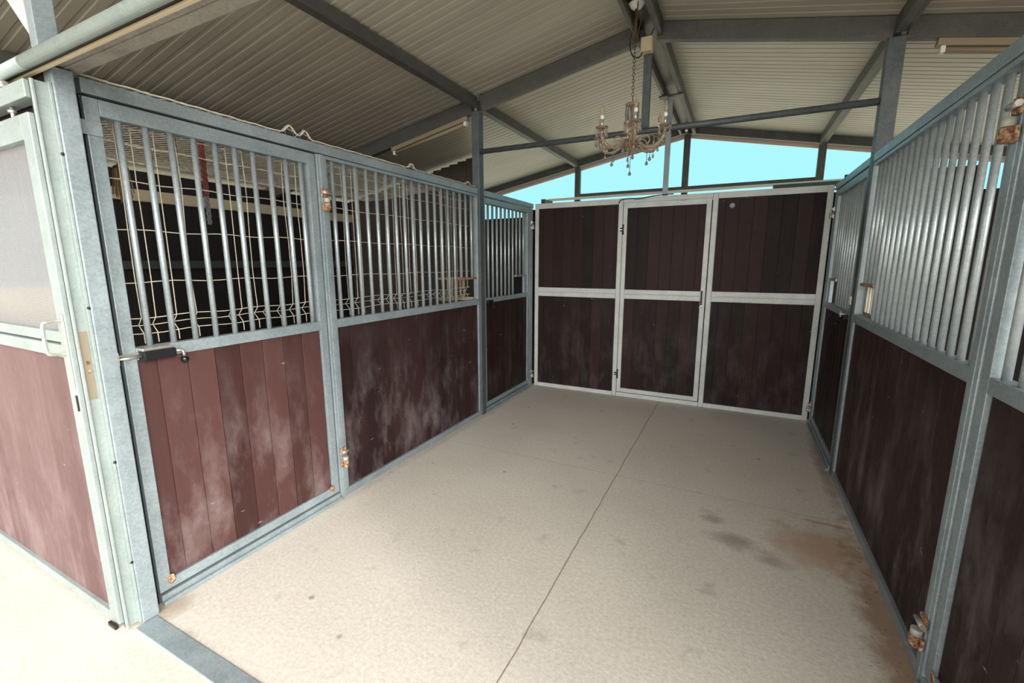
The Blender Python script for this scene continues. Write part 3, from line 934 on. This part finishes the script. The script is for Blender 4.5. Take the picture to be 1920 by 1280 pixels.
rope('hanging_rope', 'red plaited rope with grey frayed end hanging in the neighbouring stall', -.5, .70, 2.2, [('red_part', ROPE_R, 2.235, 1.94, 1.1), ('grey_tail', ROPE_G, 1.94, 1.78, .9)])
rope('hanging_rope', 'red rope fading to grey, left of the thicker hanging rope', -.5, .56, 2.2, [('red_part', ROPE_R, 2.235, 2.07, .9), ('grey_tail', ROPE_G, 2.07, 1.93, .8)])
r = empty('twine_bundle', 'bundle of brown twine knotted inside the left door near its top corner', 'twine', (-.3, .22, 1.85))
b = MB()
for k in range(26):
    a = random.uniform(0, 6.28); rr = random.uniform(.01, .03)
    b.tube([(-.3, .22, 2.02), (-.3 + rr * math.cos(a), .22 + rr * math.sin(a), 1.98), (-.3 + 1.4 * rr * math.cos(a), .22 + 1.4 * rr * math.sin(a), 1.86 + random.uniform(-.03, .02))], .003, 4)
b.build('strands', HAY, r, True)
b = MB(); b.torus((-.3, .22, 1.99), .02, .009, (0, 0, 1)); b.tube([(-.3, .22, 2.0), (-.3, .22, 2.22)], .004, 6); b.build('knot', mat('dark_knot', (.12, .08, .05), .9), r, True)

# wooden feed racks behind the grilles beside the roof posts
for side, x0, x1, lab in (('L', -.27, -.150, 'small old wooden rack behind the far end of the long left grille'),
                          ('R', W + .056, W + .18, 'small rusty topped rack behind the far end of the right grille')):
    r = empty('feed_rack', lab, 'rack', ((x0 + x1) / 2, 2.75, 1.2))
    xf = x1 if side == 'L' else x0
    b = MB(); b.box(x0, x1, 2.56, 2.87, 1.40, 1.42, .002); b.build('top_board', RUST if side == 'R' else WOOD, r, True)
    b = MB(); b.box(x0, x1, 2.56, 2.87, 1.205, 1.225, .002); b.build('base_board', WOOD, r, True)
    if side == 'L':
        b = MB(); b.box(x0, -.052, 2.868, 2.874, 1.19, 1.222); b.build('bracket', STEEL, r, True)
    for yy in (2.58, 2.65, 2.72, 2.79, 2.855):
        b = MB(); b.box(xf - .006, xf + .006, yy - .010, yy + .010, 1.225, 1.40, .002); b.build('slat', WOOD if side == 'L' else WIRE, r, True)

# ------------------------------------------------------------------ chandelier
CX, CY = 1.505, 2.53
ch = empty('chandelier', 'amber glass chandelier with candle bulbs hanging on a black chain from the ridge', 'chandelier', (CX, CY, 2.37))
b = MB(); b.lathe((CX, CY, 3.300), [(.006, -.035), (.03, -.03), (.055, -.008), (.058, 0), (.0, 0)], 20); b.build('ceiling_cup', WHITE, ch, True)
b = MB()
for k in range(4):
    a = k * 1.57 + .4
    b.tube([(CX + .05 * math.cos(a), CY + .05 * math.sin(a), 3.29), (CX + .012 * math.cos(a), CY + .012 * math.sin(a), 3.08)], .0035, 6)
b.tube([(CX, CY, 3.27), (CX, CY, 3.08)], .010, 8)
b.build('suspension_wires', mat('brown_wire', (.07, .035, .02), .6), ch, True)
b = MB(); z = 3.07; k = 0
while z > 2.70:
    b.torus((CX, CY, z), .008, .0019, (1, .2, 0) if k % 2 else (-.2, 1, 0), 10, 5, 1.6); z -= .0215; k += 1
b.build('chain', DARKM, ch, True)
# central column
b = MB()
b.lathe((CX, CY, 0), [(.004, 2.70), (.006, 2.672), (.045, 2.668), (.050, 2.660), (.045, 2.648), (.016, 2.646), (.011, 2.60), (.013, 2.56), (.018, 2.545), (.050, 2.548), (.056, 2.54), (.030, 2.525), (.012, 2.515), (.016, 2.48), (.022, 2.45), (.014, 2.42), (.018, 2.405), (.055, 2.405), (.062, 2.395), (.050, 2.375), (.025, 2.36), (.006, 2.352), (.001, 2.34)], 24)
b.build('column', GLASS, ch, True)
b = MB(); b.tube([(CX, CY, 2.36), (CX, CY, 2.70)], .004, 8); b.build('rod', STEEL, ch, True)
# crown of upright glass rods
b = MB()
for k in range(10):
    a = k * 2 * math.pi / 10
    px, py = CX + .042 * math.cos(a), CY + .042 * math.sin(a)
    b.tube([(px, py, 2.648), (px + .004 * math.cos(a), py + .004 * math.sin(a), 2.60), (px, py, 2.552)], [.003, .0055, .003], 6)
b.build('crown_rods', CRYSTAL, ch, True)

CRY = {}


def drop(parent, x, y, z, L, big=.011, material=None):
    b = MB(); zz = z
    b.tube([(x, y, z + .004), (x, y, z - L)], .0008, 4)
    n = int(L / .0145)
    for i in range(n):
        b.ball((x, y, zz - .007), .0046, n=6); zz -= .0145
    b.lathe((x, y, z - L - .030), [(0, 0), (big * .8, .006), (big, .014), (big * .6, .024), (.002, .034)], 8)
    return b.build('crystal_drop', material or CRYSTAL, parent, True)


away = math.atan2(-.8906 - CY, 2.2685 - CX)      # heading of the arm that points to the entrance
for k in range(6):
    a = away + .10 + k * math.pi / 3
    R_ = .245
    ca, sa = math.cos(a), math.sin(a)
    def A(rr, z): return (CX + rr * ca, CY + rr * sa, z)
    zc = 2.480
    b = MB(); pth = smooth_path([A(.03, 2.40), A(.07, 2.392), A(.12, 2.362), A(.19, 2.365), A(.238, 2.410), A(R_, zc - .012)], 6)
    b.tube(pth, [.0105 + .002 * math.sin(i * 1.1) for i in range(len(pth))], 10)
    arm = b.build('arm', GLASS, ch, True)
    b = MB(); b.tube(smooth_path([A(.05, 2.40), A(.08, 2.43), A(.12, 2.435), A(.14, 2.405), A(.125, 2.38)], 5), .005, 8); b.build('scroll', GLASS, arm, True)
    c0 = A(R_, 0)
    b = MB(); b.lathe((c0[0], c0[1], zc), [(.004, -.018), (.014, -.012), (.038, -.002), (.044, .006), (.040, .006), (.016, -.004), (.01, .0)], 18); b.build('dish', GLASS, arm, True)
    b = MB(); b.lathe((c0[0], c0[1], zc), [(.009, 0), (.009, .058), (.0, .058)], 12); b.build('candle_sleeve', STEEL, arm, True)
    b = MB(); b.lathe((c0[0], c0[1], zc + .055), [(.008, 0), (.0125, .006), (.0135, .018), (.010, .028), (.0, .03)], 14); b.build('socket', WHITE, arm, True)
    b = MB(); b.lathe((c0[0], c0[1], zc + .083), [(.006, 0), (.0125, .014), (.0145, .026), (.010, .045), (.004, .062), (.0008, .078)], 14); b.build('candle_bulb', BULB, arm, True)
    # drops: one under the arm's end and short ones round the dish
    for kk in range(6):
        t = kk * math.pi / 3 + .5
        drop(arm, c0[0] + .038 * math.cos(t), c0[1] + .038 * math.sin(t), zc, .034, .0075, GLASS if kk % 2 else CRYSTAL)
    mid = A(.145, 0)
    drop(arm, mid[0], mid[1], 2.352, .062, .0120)
    c2 = A(.20, 0); drop(arm, c2[0], c2[1], 2.365, .02, .009, GLASS)
drop(ch, CX, CY, 2.342, .135, .013)
for k in range(10):
    t = k * .628 + .2
    drop(ch, CX + .058 * math.cos(t), CY + .058 * math.sin(t), 2.395, .03, .007, GLASS if k % 2 else CRYSTAL)
    drop(ch, CX + .050 * math.cos(t), CY + .050 * math.sin(t), 2.540, .045, .006, CRYSTAL if k % 2 else GLASS)

S.frame_set(1)
